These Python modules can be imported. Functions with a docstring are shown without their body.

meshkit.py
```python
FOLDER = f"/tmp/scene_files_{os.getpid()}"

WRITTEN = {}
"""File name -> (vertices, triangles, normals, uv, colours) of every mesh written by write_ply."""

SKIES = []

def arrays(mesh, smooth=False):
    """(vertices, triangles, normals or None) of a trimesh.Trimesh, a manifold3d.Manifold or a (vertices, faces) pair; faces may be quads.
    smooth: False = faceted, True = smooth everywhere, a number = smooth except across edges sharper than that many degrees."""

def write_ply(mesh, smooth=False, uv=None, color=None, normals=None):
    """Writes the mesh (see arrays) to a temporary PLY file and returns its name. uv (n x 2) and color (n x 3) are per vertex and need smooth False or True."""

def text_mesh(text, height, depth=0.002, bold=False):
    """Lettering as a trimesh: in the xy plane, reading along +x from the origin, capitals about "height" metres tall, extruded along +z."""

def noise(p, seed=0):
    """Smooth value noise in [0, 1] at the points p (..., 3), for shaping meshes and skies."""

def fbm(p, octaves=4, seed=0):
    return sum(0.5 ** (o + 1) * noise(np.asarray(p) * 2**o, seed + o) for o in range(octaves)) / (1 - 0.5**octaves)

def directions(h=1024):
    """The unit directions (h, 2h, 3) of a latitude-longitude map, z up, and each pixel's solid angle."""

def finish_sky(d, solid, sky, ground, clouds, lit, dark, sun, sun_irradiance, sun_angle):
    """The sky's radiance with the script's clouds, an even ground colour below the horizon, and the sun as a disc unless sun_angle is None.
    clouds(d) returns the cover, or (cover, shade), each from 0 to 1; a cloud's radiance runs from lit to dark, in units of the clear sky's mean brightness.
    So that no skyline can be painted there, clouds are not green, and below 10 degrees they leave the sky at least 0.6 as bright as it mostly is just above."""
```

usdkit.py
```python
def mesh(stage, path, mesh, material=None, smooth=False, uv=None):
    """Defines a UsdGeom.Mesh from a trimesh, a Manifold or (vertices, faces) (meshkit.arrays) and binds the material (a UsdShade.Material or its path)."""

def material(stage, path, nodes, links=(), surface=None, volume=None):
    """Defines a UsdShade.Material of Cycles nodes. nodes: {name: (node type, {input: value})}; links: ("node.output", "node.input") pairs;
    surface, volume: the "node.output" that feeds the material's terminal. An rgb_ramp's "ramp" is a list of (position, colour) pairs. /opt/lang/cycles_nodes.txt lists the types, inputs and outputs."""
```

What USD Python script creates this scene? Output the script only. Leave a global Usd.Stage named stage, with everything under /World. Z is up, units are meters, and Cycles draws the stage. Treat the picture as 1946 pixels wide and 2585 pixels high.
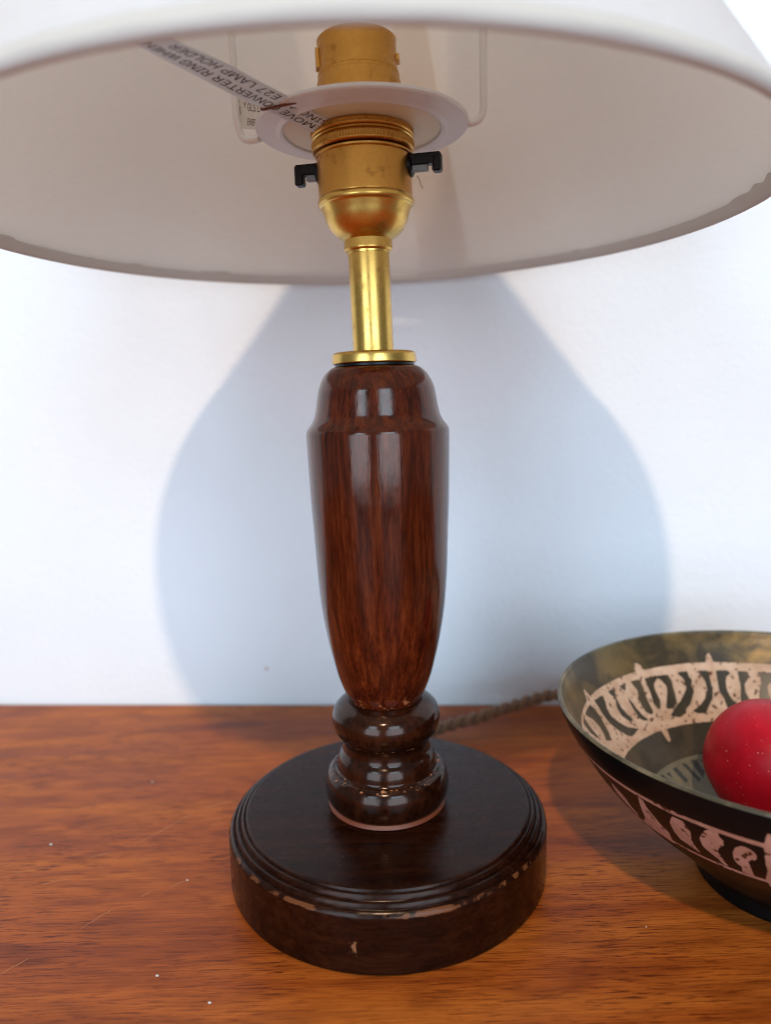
import math, numpy as np, trimesh, usdkit, meshkit
from pxr import Usd, UsdGeom, UsdLux, UsdShade, Gf, Sdf, Vt
from shapely.geometry import Polygon, Point, LineString
import shapely
rng = np.random.default_rng(7)
stage = Usd.Stage.CreateInMemory()
UsdGeom.SetStageUpAxis(stage, 'Z'); UsdGeom.SetStageMetersPerUnit(stage, 1.0)
W = UsdGeom.Xform.Define(stage, '/World'); stage.SetDefaultPrim(W.GetPrim())
UsdGeom.Scope.Define(stage, '/World/Looks')

# ------------------------------------------------------------------ camera
EYE = np.array([0.0031, -0.29061, 0.1954]); PITCH, YAW, ROLL = 0.15452, 0.00208, -0.03403
cp, sp = math.cos(PITCH), math.sin(PITCH)
FWD = np.array([math.sin(YAW)*cp, math.cos(YAW)*cp, -sp]); RT = np.array([math.cos(YAW), -math.sin(YAW), 0]); UP = np.cross(RT, FWD)
RT, UP = RT*math.cos(ROLL)+UP*math.sin(ROLL), -RT*math.sin(ROLL)+UP*math.cos(ROLL)
cam = UsdGeom.Camera.Define(stage, '/World/camera')
m = Gf.Matrix4d(1.0)
for i, r in enumerate((RT, UP, -FWD, EYE)):
    m.SetRow(i, Gf.Vec4d(*map(float, r), 1.0 if i == 3 else 0.0))
cam.AddTransformOp().Set(m)
cam.CreateFocalLengthAttr(27.0); cam.CreateHorizontalApertureAttr(27.0*1946/1879.0)
cam.CreateFStopAttr(6.2); cam.CreateFocusDistanceAttr(0.272); cam.CreateExposureAttr(0.08)
cam.CreateClippingRangeAttr((0.01, 100.0))

# ------------------------------------------------------------------ light: a warm room lamp and two cool windows behind the camera, plus added low fill panels
def light_at(l, pos, target=None):
    pos = np.array(pos, float); M = Gf.Matrix4d(1.0)
    if target is not None:
        b = pos-np.array(target, float); b /= np.linalg.norm(b); r = np.cross([0, 0, 1], b); r /= np.linalg.norm(r); u = np.cross(b, r)
        for i, v in enumerate((r, u, b)): M.SetRow(i, Gf.Vec4d(*map(float, v), 0))
    M.SetRow(3, Gf.Vec4d(*map(float, pos), 1)); UsdGeom.Xformable(l.GetPrim()).AddTransformOp().Set(M)
KEY = UsdLux.SphereLight.Define(stage, '/World/room_lamp_light'); KEY.CreateRadiusAttr(0.055)
KEY.CreateIntensityAttr(1420.0); KEY.CreateColorAttr(Gf.Vec3f(1.0, 0.78, 0.57)); light_at(KEY, (-0.235, -1.97, 2.37))
def window(name, az, dist, w, z0, z1, power, col):
    l = UsdLux.RectLight.Define(stage, '/World/'+name); l.CreateWidthAttr(w); l.CreateHeightAttr(z1-z0)
    l.CreateIntensityAttr(power); l.CreateColorAttr(Gf.Vec3f(*col))
    a = math.radians(az); p = (math.sin(a)*dist, -math.cos(a)*dist, (z0+z1)/2); light_at(l, p, (0, 0, (z0+z1)/2))
window('window_light', -29, 2.5, 0.70, 0.90, 1.70, 8.6, (0.46, 0.75, 1.0))
window('window_light_001', 17, 2.5, 1.0, 0.90, 1.70, 8.6, (0.46, 0.75, 1.0))
window('window_light_002', -29, 2.5, 1.25, -0.25, 0.86, 5.4, (0.66, 0.80, 1.0))  # dimmer panel added below the left window, fills the wall under the rim
window('window_light_003', 17, 2.5, 1.45, -0.25, 0.86, 5.4, (0.66, 0.80, 1.0))  # same added fill panel below the right window
dome = UsdLux.DomeLight.Define(stage, '/World/room_ambient_light'); dome.CreateIntensityAttr(0.07); dome.CreateColorAttr(Gf.Vec3f(0.85, 0.92, 1.0))

# ------------------------------------------------------------------ helpers
used = {}
def uniq(path):
    n = used.get(path, 0); used[path] = n+1
    return path if n == 0 else f'{path}_{n:03d}'
def obj(name, mesh, mat, parent=None, smooth=32):
    base = (parent.GetPath().pathString if parent is not None else '/World')+'/'+name
    return usdkit.mesh(stage, uniq(base), mesh, mat, smooth=smooth).GetPrim()
def tag(o, label=None, cat=None, group=None, kind=None):
    for k, v in (('label', label), ('category', cat), ('group', group), ('kind', kind)):
        if v: o.SetCustomDataByKey(k, v)
    return o
def empty(name): return UsdGeom.Xform.Define(stage, uniq('/World/'+name)).GetPrim()
def lathe(prof, n=160, mod=None):
    """closed profile of (r, z) turned about z; r = 0 ends are capped"""
    prof = np.array(prof, float); th = np.linspace(0, 2*math.pi, n, endpoint=False)
    R, Z = prof[:, 0], prof[:, 1]
    rr = np.repeat(R[:, None], n, 1)
    if mod is not None: rr = rr*mod(th[None, :], Z[:, None])
    v = np.stack([rr*np.cos(th), rr*np.sin(th), np.repeat(Z[:, None], n, 1)], -1).reshape(-1, 3)
    k = len(prof); i, j = np.meshgrid(np.arange(k-1), np.arange(n), indexing='ij'); j2 = (j+1) % n
    a, b, c, d = i*n+j, i*n+j2, (i+1)*n+j2, (i+1)*n+j
    f = np.vstack([np.stack([a, b, c], -1).reshape(-1, 3), np.stack([a, c, d], -1).reshape(-1, 3)])
    t = trimesh.Trimesh(v, f, process=False); t.merge_vertices(); t.update_faces(t.nondegenerate_faces())
    return t
def fine(prof, sub=6):
    """Catmull-Rom through a profile"""
    P = np.array(prof, float); Q = np.vstack([2*P[0]-P[1], P, 2*P[-1]-P[-2]]); out = []
    for i in range(1, len(Q)-2):
        for t in np.linspace(0, 1, sub, endpoint=False):
            out.append(.5*((2*Q[i])+(Q[i+1]-Q[i-1])*t+(2*Q[i-1]-5*Q[i]+4*Q[i+1]-Q[i+2])*t*t+(-Q[i-1]+3*Q[i]-3*Q[i+1]+Q[i+2])*t**3))
    out.append(P[-1]); out = np.array(out); out[:, 0] = np.maximum(out[:, 0], 0); return out
def spline(P, sub=12):
    P = np.array(P, float); Q = np.vstack([2*P[0]-P[1], P, 2*P[-1]-P[-2]]); out = []
    for i in range(1, len(Q)-2):
        for t in np.linspace(0, 1, sub, endpoint=False):
            out.append(.5*((2*Q[i])+(Q[i+1]-Q[i-1])*t+(2*Q[i-1]-5*Q[i]+4*Q[i+1]-Q[i+2])*t*t+(-Q[i-1]+3*Q[i]-3*Q[i+1]+Q[i+2])*t**3))
    out.append(P[-1]); return np.array(out)
def tube(P, r, n=12, cap=True):
    P = np.array(P, float); T = np.gradient(P, axis=0); T /= np.linalg.norm(T, axis=1)[:, None]
    N = np.cross(T[0], [0.3, 0.2, 1]); N /= np.linalg.norm(N); rings = []
    for p, t in zip(P, T):
        N = N-t*(N@t); N /= np.linalg.norm(N); B = np.cross(t, N); a = np.linspace(0, 2*math.pi, n, endpoint=False)
        rings.append(p+r*(np.cos(a)[:, None]*N+np.sin(a)[:, None]*B))
    v = np.vstack(rings+[P[:1], P[-1:]]); k = len(P); f = []
    for i in range(k-1):
        for j in range(n):
            a, b = i*n+j, i*n+(j+1) % n; f += [[a, b, b+n], [a, b+n, a+n]]
    for j in range(n):
        f += [[k*n, (j+1) % n, j], [k*n+1, (k-1)*n+j, (k-1)*n+(j+1) % n]]
    return trimesh.Trimesh(v, np.array(f), process=False)
def rbox(ext, rad=.0004):
    import manifold3d as mf
    e = np.array(ext)/2-rad; pts = []
    s = trimesh.creation.icosphere(1, rad).vertices
    for q in np.array(np.meshgrid([-1, 1], [-1, 1], [-1, 1])).T.reshape(-1, 3): pts.append(q*e+s)
    return trimesh.convex.convex_hull(np.vstack(pts))
def xform(t, M): t = t.copy(); t.apply_transform(M); return t
def lean(t):
    """the old lamp stands a hair crooked"""
    z = t.vertices[:, 2]
    t.vertices[:, 0] += np.interp(z, [0, .03, .06, .13, .20, .213, .28, .325], [0, .0004, .001, .0017, .0018, .0012, .0002, -.0011])
    return t

# ------------------------------------------------------------------ materials
def mat(name, nodes, links, surface='p.BSDF'): return usdkit.material(stage, '/World/Looks/'+name, nodes, links, surface=surface)
def plain(name, col, rough=.5, **k): return mat(name, {'p': ('principled_bsdf', dict(base_color=col, roughness=rough, **k))}, [])
POS = ('geometry', {})

M_wall = mat('wall_paint', {'g': POS, 'n': ('noise_texture', dict(scale=260.0, detail=3.0, roughness=.6)), 'n2': ('noise_texture', dict(scale=9.0, detail=3.0)),
    'r': ('rgb_ramp', dict(ramp=[(.3, (.80, .80, .79)), (.7, (.84, .84, .835))])),
    'b': ('bump', dict(strength=.38, distance=.0016)), 'p': ('principled_bsdf', dict(roughness=.75, specular_ior_level=.25))},
    [('g.position', 'n.vector'), ('g.position', 'n2.vector'), ('n2.fac', 'r.fac'), ('r.color', 'p.base_color'), ('n.fac', 'b.height'), ('b.normal', 'p.normal')])

def table_mat():
    N = {'g': POS,
      'm1': ('mapping', dict(scale=(3.2, 42., 42.))), 'n1': ('noise_texture', dict(scale=1.0, detail=4.0, roughness=.55, distortion=.6)),      # broad bands
      'm2': ('mapping', dict(scale=(85., 1250., 1250.))), 'n2': ('noise_texture', dict(scale=1.0, detail=4.0, roughness=.65, distortion=.35)),      # pore dashes
      'm3': ('mapping', dict(scale=(34., 2000., 2000.))), 'n3': ('noise_texture', dict(scale=1.0, detail=2.0)),                                  # hair fine grain
      'm4': ('mapping', dict(scale=(22., 95., 95.))), 'n4': ('noise_texture', dict(scale=1.0, detail=3.0, distortion=1.2)),                     # ribbon flame
      'r1': ('rgb_ramp', dict(ramp=[(.30, (.240, .045, .0060)), (.48, (.375, .085, .0105)), (.68, (.490, .136, .0180))])),
      'r2': ('rgb_ramp', dict(ramp=[(.525, (1, 1, 1)), (.57, (.58, .48, .44)), (.64, (.22, .16, .14))])),
      'r3': ('rgb_ramp', dict(ramp=[(.32, (.68, .62, .58)), (.58, (1.08, 1.08, 1.08))])),
      'r4': ('rgb_ramp', dict(ramp=[(.32, (.66, .58, .55)), (.54, (1.0, 1.0, 1.0)), (.75, (1.15, 1.18, 1.2))])),
      'cl': ('noise_texture', dict(scale=16.0, detail=2.0)), 'cf': ('map_range', dict(from_min=.38, from_max=.62, to_min=.30, to_max=1.0, clamp=True)), 'x1': ('mix_color', dict(blend_type='multiply')), 'x2': ('mix_color', dict(blend_type='multiply', fac=.8)), 'x3': ('mix_color', dict(blend_type='multiply', fac=.9)),
      'b': ('bump', dict(strength=.12, distance=.0004, invert=True)), 'rr': ('map_range', dict(from_min=.3, from_max=.7, to_min=.36, to_max=.50)),
      'p': ('principled_bsdf', dict(specular_ior_level=.22))}
    L = [('g.position', 'm%d.vector' % i) for i in (1, 2, 3, 4)]+[('m%d.vector' % i, 'n%d.vector' % i) for i in (1, 2, 3, 4)]+[('n%d.fac' % i, 'r%d.fac' % i) for i in (1, 2, 3, 4)]
    L += [('g.position', 'cl.vector'), ('cl.fac', 'cf.value'), ('cf.result', 'x1.fac'), ('r1.color', 'x1.a'), ('r2.color', 'x1.b'), ('x1.result', 'x2.a'), ('r3.color', 'x2.b'), ('x2.result', 'x3.a'), ('r4.color', 'x3.b'), ('x3.result', 'p.base_color'),
          ('n2.fac', 'b.height'), ('b.normal', 'p.normal'), ('n1.fac', 'rr.value'), ('rr.result', 'p.roughness')]
    return mat('mahogany_veneer', N, L)
M_table = table_mat()

def lacquer(name, cols, vec, rough=.13, spec=.3, worn=None):
    """dark varnished wood: grain drawn out along vec's small axis, scuffs, optional worn patches (lo, hi height)"""
    s2 = tuple(4.5*x for x in vec)
    N = {'g': POS, 'm1': ('mapping', dict(scale=vec)), 'n1': ('noise_texture', dict(scale=1.0, detail=5.0, roughness=.62, distortion=.3)),
      'm2': ('mapping', dict(scale=s2)), 'n2': ('noise_texture', dict(scale=1.0, detail=2.0, roughness=.5)),
      'n3': ('noise_texture', dict(scale=230.0, detail=3.0, roughness=.6)),
      'r1': ('rgb_ramp', dict(ramp=[(.30, cols[0]), (.50, cols[1]), (.66, cols[2])])), 'r2': ('rgb_ramp', dict(ramp=[(.34, (.52, .46, .44)), (.56, (1.05, 1.05, 1.05))])),
      'x1': ('mix_color', dict(blend_type='multiply', fac=.8)), 'b': ('bump', dict(strength=.10, distance=.0003)),
      'rr': ('map_range', dict(from_min=.3, from_max=.75, to_min=rough*.7, to_max=rough*1.7)),
      'p': ('principled_bsdf', dict(specular_ior_level=spec, specular_tint=(1., .80, .68)))}
    L = [('g.position', 'm1.vector'), ('g.position', 'm2.vector'), ('g.position', 'n3.vector'), ('m1.vector', 'n1.vector'), ('m2.vector', 'n2.vector'), ('n1.fac', 'r1.fac'), ('n2.fac', 'r2.fac'),
         ('r1.color', 'x1.a'), ('r2.color', 'x1.b'), ('n2.fac', 'b.height'), ('b.normal', 'p.normal'), ('n3.fac', 'rr.value'), ('rr.result', 'p.roughness')]
    out = 'x1.result'
    if worn:
        for i, (lo, hi, sc, th, col) in enumerate(worn):      # bare wood showing between two heights where the varnish is knocked off
            N.update({f's{i}': ('separate_xyz', {}), f'u{i}': ('map_range', dict(from_min=lo[0], from_max=lo[1], to_min=0., to_max=1., clamp=True)), f'd{i}': ('map_range', dict(from_min=hi[0], from_max=hi[1], to_min=1., to_max=0., clamp=True)),
                      f'w{i}': ('noise_texture', dict(scale=sc, detail=4.0, roughness=.6, distortion=.4)), f't{i}': ('math', dict(math_type='multiply')), f'tt{i}': ('math', dict(math_type='multiply')),
                      f'e{i}': ('map_range', dict(from_min=th, from_max=th+.05, to_min=0., to_max=1., clamp=True)), f'c{i}': ('mix_color', dict(b=col))})
            L += [('g.position', f's{i}.vector'), (f's{i}.z', f'u{i}.value'), (f's{i}.z', f'd{i}.value'), ('g.position', f'w{i}.vector'), (f'u{i}.result', f't{i}.value1'), (f'd{i}.result', f't{i}.value2'),
                  (f't{i}.value', f'tt{i}.value1'), (f'w{i}.fac', f'tt{i}.value2'), (f'tt{i}.value', f'e{i}.value'), (f'e{i}.result', f'c{i}.fac'), (out, f'c{i}.a')]
            out = f'c{i}.result'
    L.append((out, 'p.base_color'))
    return mat(name, N, L)
M_body = lacquer('varnished_wood_body', [(.022, .0032, .0012), (.066, .0090, .0025), (.118, .0200, .0046)], (430., 430., 30.), .105, .45,
                 worn=[((.070, .073), (.079, .090), 300., .60, (.32, .10, .035))])
M_neck = lacquer('varnished_wood_neck', [(.009, .0025, .0012), (.018, .0045, .0017), (.032, .0078, .0027)], (120., 120., 60.), .12, .36,
                 worn=[((.0555, .0575), (.0585, .061), 420., .55, (.36, .12, .04)), ((.040, .043), (.0445, .047), 520., .60, (.36, .14, .06))])
M_base = lacquer('varnished_wood_base', [(.0070, .0019, .0009), (.0155, .0036, .0014), (.026, .0066, .0023)], (22., 220., 220.), .22, .22,
                 worn=[((.0196, .0226), (.0237, .0244), 90., .50, (.12, .040, .014)), ((.001, .002), (.019, .021), 130., .715, (.22, .095, .045))])
M_edgering = plain('red_brown_edge', (.13, .026, .006), .5)  # even red-brown for the ring where neck meets base

def brass(name, col, dark, rough):
    return mat(name, {'g': POS, 'n': ('noise_texture', dict(scale=170.0, detail=4.0, roughness=.65)), 'm': ('mapping', dict(scale=(900., 900., 60.))), 'n2': ('noise_texture', dict(scale=1.0, detail=2.0)),
        'r': ('rgb_ramp', dict(ramp=[(.26, dark), (.42, col), (.75, tuple(min(1, 1.12*c) for c in col))])), 'rr': ('map_range', dict(from_min=.3, from_max=.7, to_min=rough+.10, to_max=rough-.05)),
        'b': ('bump', dict(strength=.05, distance=.0003)), 'p': ('principled_bsdf', dict(metallic=1.0))},
        [('g.position', 'n.vector'), ('g.position', 'm.vector'), ('m.vector', 'n2.vector'), ('n.fac', 'r.fac'), ('r.color', 'p.base_color'), ('n.fac', 'rr.value'), ('rr.result', 'p.roughness'), ('n2.fac', 'b.height'), ('b.normal', 'p.normal')])
M_brass = brass('aged_brass', (.56, .285, .062), (.27, .11, .024), .33)
M_bright = brass('polished_brass', (.66, .42, .105), (.36, .19, .045), .27)
M_blackplastic = plain('black_bakelite', (.004, .004, .004), .32, specular_ior_level=.22)
M_greyplastic = plain('grey_switch_plastic', (.20, .22, .22), .5)
M_whiteplastic = mat('white_plastic', {'p': ('principled_bsdf', dict(base_color=(.80, .80, .80), roughness=.28)), 't': ('translucent_bsdf', dict(color=(.85, .83, .78))), 'x': ('mix_closure', dict(fac=.18))},
                     [('p.BSDF', 'x.closure1'), ('t.BSDF', 'x.closure2')], 'x.closure')
M_creamplastic = mat('cream_converter_plastic', {'p': ('principled_bsdf', dict(base_color=(.80, .74, .62), roughness=.35)), 't': ('translucent_bsdf', dict(color=(.9, .8, .62))), 'x': ('mix_closure', dict(fac=.35))},
                     [('p.BSDF', 'x.closure1'), ('t.BSDF', 'x.closure2')], 'x.closure')
def cloth(name, col, tr, fac, scale, strength=.25):
    return mat(name, {'g': POS, 'm': ('mapping', dict(scale=(scale*.10, scale*.10, scale*1.1))), 'n': ('noise_texture', dict(scale=1.0, detail=3.0, roughness=.7)), 'n2': ('noise_texture', dict(scale=18.0, detail=3.0)),
        'r': ('rgb_ramp', dict(ramp=[(.3, tuple(.91*c for c in col)), (.7, col)])), 'b': ('bump', dict(strength=strength, distance=.0004)),
        'p': ('principled_bsdf', dict(roughness=.85, specular_ior_level=.15)), 't': ('translucent_bsdf', dict(color=tr)), 'x': ('mix_closure', dict(fac=fac))},
        [('g.position', 'm.vector'), ('g.position', 'n2.vector'), ('m.vector', 'n.vector'), ('n.fac', 'r.fac'), ('r.color', 'p.base_color'), ('n.fac', 'b.height'), ('b.normal', 'p.normal'), ('p.BSDF', 'x.closure1'), ('t.BSDF', 'x.closure2')], 'x.closure')
M_shade = cloth('white_shade_fabric', (.87, .865, .86), (.93, .89, .84), .45, 1500.)
M_lining = cloth('pale_lining_fabric', (.93, .895, .855), (.94, .88, .80), .50, 1700., .15)
M_trim = mat('twill_trim', {'a': ('attribute', dict(attribute='twill')), 'w': ('wave_texture', dict(wave_type='bands', bands_direction='x', scale=1.0, distortion=.25)), 'g': POS, 'n2': ('noise_texture', dict(scale=60., detail=3.)),
    'r': ('rgb_ramp', dict(ramp=[(.0, (.58, .53, .465)), (1., (.69, .645, .575))])), 'b': ('bump', dict(strength=.25, distance=.0002)), 'p': ('principled_bsdf', dict(roughness=.8, specular_ior_level=.15)),
    't': ('translucent_bsdf', dict(color=(.6, .48, .36))), 'x': ('mix_closure', dict(fac=.12))},
    [('a.vector', 'w.vector'), ('w.fac', 'r.fac'), ('r.color', 'p.base_color'), ('w.fac', 'b.height'), ('b.normal', 'p.normal'), ('p.BSDF', 'x.closure1'), ('t.BSDF', 'x.closure2')], 'x.closure')
M_whitewire = plain('white_enamelled_wire', (.80, .79, .76), .35)
M_paper = mat('white_label_paper', {'p': ('principled_bsdf', dict(base_color=(.82, .91, .95), roughness=.55)), 't': ('translucent_bsdf', dict(color=(.85, .93, .97))), 'x': ('mix_closure', dict(fac=.35))}, [('p.BSDF', 'x.closure1'), ('t.BSDF', 'x.closure2')], 'x.closure')
M_ink = plain('printed_dark_ink', (.030, .028, .022), .6)
M_inkbrown = plain('printed_brown_ink', (.075, .030, .008), .6)
M_clear = mat('clear_sticker', {'t': ('transparent_bsdf', dict(color=(1, 1, 1))), 'g': ('glossy_bsdf', dict(color=(.9, .85, .75), roughness=.25)), 'd': ('diffuse_bsdf', dict(color=(.62, .54, .45))), 'x': ('mix_closure', dict(fac=.06)), 'y': ('mix_closure', dict(fac=.35))},
    [('t.BSDF', 'y.closure1'), ('d.BSDF', 'y.closure2'), ('y.closure', 'x.closure1'), ('g.BSDF', 'x.closure2')], 'x.closure')
M_tie = plain('brown_elastic', (.16, .045, .018), .6)
M_cord = mat('brown_braided_flex', {'g': POS, 'n': ('noise_texture', dict(scale=2200., detail=2.)), 'r': ('rgb_ramp', dict(ramp=[(.3, (.13, .052, .017)), (.7, (.26, .115, .042))])), 'b': ('bump', dict(strength=.6, distance=.0005)), 'p': ('principled_bsdf', dict(roughness=.8, sheen_weight=.3))},
    [('g.position', 'n.vector'), ('n.fac', 'r.fac'), ('r.color', 'p.base_color'), ('n.fac', 'b.height'), ('b.normal', 'p.normal')])
M_crumb = plain('white_crumb', (.62, .59, .54), .8)
M_scratch = plain('pale_scratch', (.50, .24, .09), .5)
M_mark = plain('brown_wall_mark', (.55, .36, .25), .8)

# ------------------------------------------------------------------ wall and table
WT = -0.08608; WY = 0.1622; cw, sw = math.cos(WT), math.sin(WT)
ROOM = np.eye(4); ROOM[:2, :2] = [[cw, -sw], [sw, cw]]; ROOM[:3, 3] = (0, WY, 0)          # x along the wall, y into it
box = trimesh.creation.box([3.0, .1, 1.9]); box.apply_translation([0, .0515, .45])
wall = obj('wall', xform(box, ROOM), M_wall, None, False); tag(wall, kind='structure', label='white painted plaster wall behind the lamp')
mk = trimesh.creation.icosphere(2, .0011); mk.apply_scale([1.15, .25, .8]); mk.apply_transform(trimesh.transformations.translation_matrix([-.0768, .0015, .0235]))
obj('stain', xform(mk, ROOM), M_mark, wall)
table = empty('wooden_table'); tag(table, 'reddish brown wooden tabletop with scratches, pushed against the white wall', 'table')
UsdGeom.Xformable(table).AddTransformOp().Set(Gf.Matrix4d(cw, sw, 0, 0, -sw, cw, 0, 0, 0, 0, 1, 0, 0, WY, 0, 1))
top = rbox([1.9, .70, .028], .0016); top.apply_translation([0, -.3502, -.014])
obj('tabletop', top, M_table, table)
ap = rbox([1.7, .02, .09], .001); ap.apply_translation([0, -.67, -.073]); obj('apron', ap, M_table, table)
for x in (-.85, .85):
    for y in (-.64, -.06):
        lg = rbox([.05, .05, .50], .002); lg.apply_translation([x, y, -.2785]); obj('leg', lg, M_table, table)
INV = np.linalg.inv(ROOM)
def scratch(a, b, w=.00045):
    a, b = [np.array((INV@np.array([*p, 0, 1]))[:2]) for p in (a, b)]
    n = 9; t = np.linspace(0, 1, n); L = a+(b-a)*t[:, None]; d = (b-a)/np.linalg.norm(b-a); N = np.array([-d[1], d[0]])
    L += N*rng.normal(0, .00022, n)[:, None]; ww = w*np.sin(np.pi*np.clip(t, .04, .96))**.5*rng.uniform(.5, 1., n)
    v = np.vstack([np.c_[L+N*ww[:, None]/2, np.full(n, .00006)], np.c_[L-N*ww[:, None]/2, np.full(n, .00006)]])
    f = [[i, i+n, i+1] for i in range(n-1)]+[[i+1, i+n, i+n+1] for i in range(n-1)]
    obj('scratch', trimesh.Trimesh(v, f, process=False), M_scratch, table, False)
for a, b in (((-.1144, .0171), (-.0942, .0406)), ((-.1592, .0001), (-.1464, .0033)), ((-.1307, .0089), (-.1212, .0131)), ((-.1172, -.036), (-.1075, -.024)), ((-.0896, -.0129), (-.0838, -.009)),
             ((-.0913, .0455), (-.0741, .0527)), ((-.137, -.058), (-.130, -.050)), ((-.100, -.0182), (-.0965, -.0155)), ((-.1445, -.0085), (-.134, -.0055))): scratch(a, b, .00032)
def at_table(x, y): q = INV@np.array([x, y, 0, 1]); return q

# ------------------------------------------------------------------ the lamp
lamp = empty('table_lamp'); tag(lamp, 'turned dark wood table lamp with brass holder and white shade, unlit', 'table lamp')
LP = lambda name, t, mt, parent=None, smooth=32: obj(name, lean(t), mt, parent or lamp, smooth)
base_prof = [(0, .0004), (.0640, .0004), (.0652, .0010), (.0656, .0020), (.0656, .0216), (.0654, .0226), (.0648, .0236), (.0641, .0241), (.0636, .0240), (.06335, .0237), (.0631, .0240), (.0629, .0249), (.0625, .0256), (.0619, .0259), (.0614, .0258), (.0611, .0255), (.0609, .0257), (.0607, .0266), (.0603, .0273), (.0597, .0276), (.0593, .0275), (.0590, .0272), (.0588, .0275), (.0585, .0281), (.0580, .02835), (.0573, .0284), (.03, .0284), (.0, .0284)]
LP('base', lathe(base_prof, 240, lambda th, z: 1+.0022*np.where((z > .021) & (z < .0262), np.sin(th*37)*np.sin(th*23+1)*np.sin(th*11+2), 0)), M_base, None, 24)
LP('edge_ring', lathe([(.0, .0285), (.0242, .0285), (.0245, .0288), (.0242, .0297), (.0236, .0302), (.0, .0302)], 120), M_edgering)
neck = np.vstack([[(.0, .0303), (.0236, .0303)], fine([(.0240, .0306), (.0250, .0328), (.0256, .0360), (.0253, .0395), (.0242, .0425), (.0228, .0440)]), [(.0222, .0443), (.0214, .0441), (.0209, .0444)],
                  fine([(.0206, .0450), (.0203, .0472), (.0195, .0498), (.0182, .0518), (.0177, .0538), (.0177, .0556), (.0181, .0574)]), fine([(.0196, .0588), (.0213, .0613), (.0221, .0645), (.0220, .0672), (.0208, .0702), (.0186, .0724), (.0160, .0737)]), [(.0148, .0738), (.0145, .0734), (.0, .0734)]])
LP('neck', lathe(neck, 160), M_neck)
body = np.vstack([[(.0, .0725), (.0139, .0725), (.0143, .0729)], fine([(.0147, .0736), (.0160, .0762), (.0189, .0838), (.0211, .0925), (.0228, .1005), (.0246, .1122), (.0257, .1252), (.0265, .1430), (.0271, .1560), (.0276, .1757), (.0277, .1812)]), [(.0276, .1824)],
                  fine([(.0273, .1832), (.0266, .1842), (.0254, .1858), (.0243, .1882), (.0235, .1915), (.0230, .1945), (.0226, .1970), (.0221, .1990), (.0211, .2015), (.0197, .2038), (.0178, .2057), (.0164, .2066)]), [(.0, .2068)]])
LP('body', lathe(body, 200), M_body)
LP('shadow_gap', lathe([(0, .2069), (.0152, .2069), (.0152, .2077), (0, .2077)], 80), M_blackplastic)  # black disc standing in for the shade in the gap under the cap
LP('brass_cap', lathe(np.vstack([[(0, .2078), (.0157, .2078), (.0160, .2080)], [(.0162, .2084), (.0160, .2106)], fine([(.0158, .2114), (.0152, .2120), (.0142, .2122)]), [(0, .2122)]]), 140), M_bright)
LP('stem', lathe([(0, .2123), (.0076, .2123), (.0077, .2127), (.0077, .2480), (.0079, .2481), (.0080, .2490), (0, .2490)], 96), M_bright)
LP('collar', lathe(np.vstack([[(0, .2489), (.0081, .2489)], fine([(.0088, .2491), (.0091, .2497), (.0090, .2515), (.0089, .2530)]), [(.0, .2531)]]), 96), M_bright)
LP('cup', lathe(np.vstack([[(0, .2530), (.0088, .2530)], fine([(.0092, .2533), (.0112, .2545), (.0133, .2566), (.0149, .2594), (.0160, .2626), (.0167, .2646)]), [(.0170, .2649), (.0175, .2651), (.0178, .2656), (.0179, .2664), (.0177, .2671), (.0174, .2676), (.0, .2676)]]), 140), M_bright)
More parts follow.
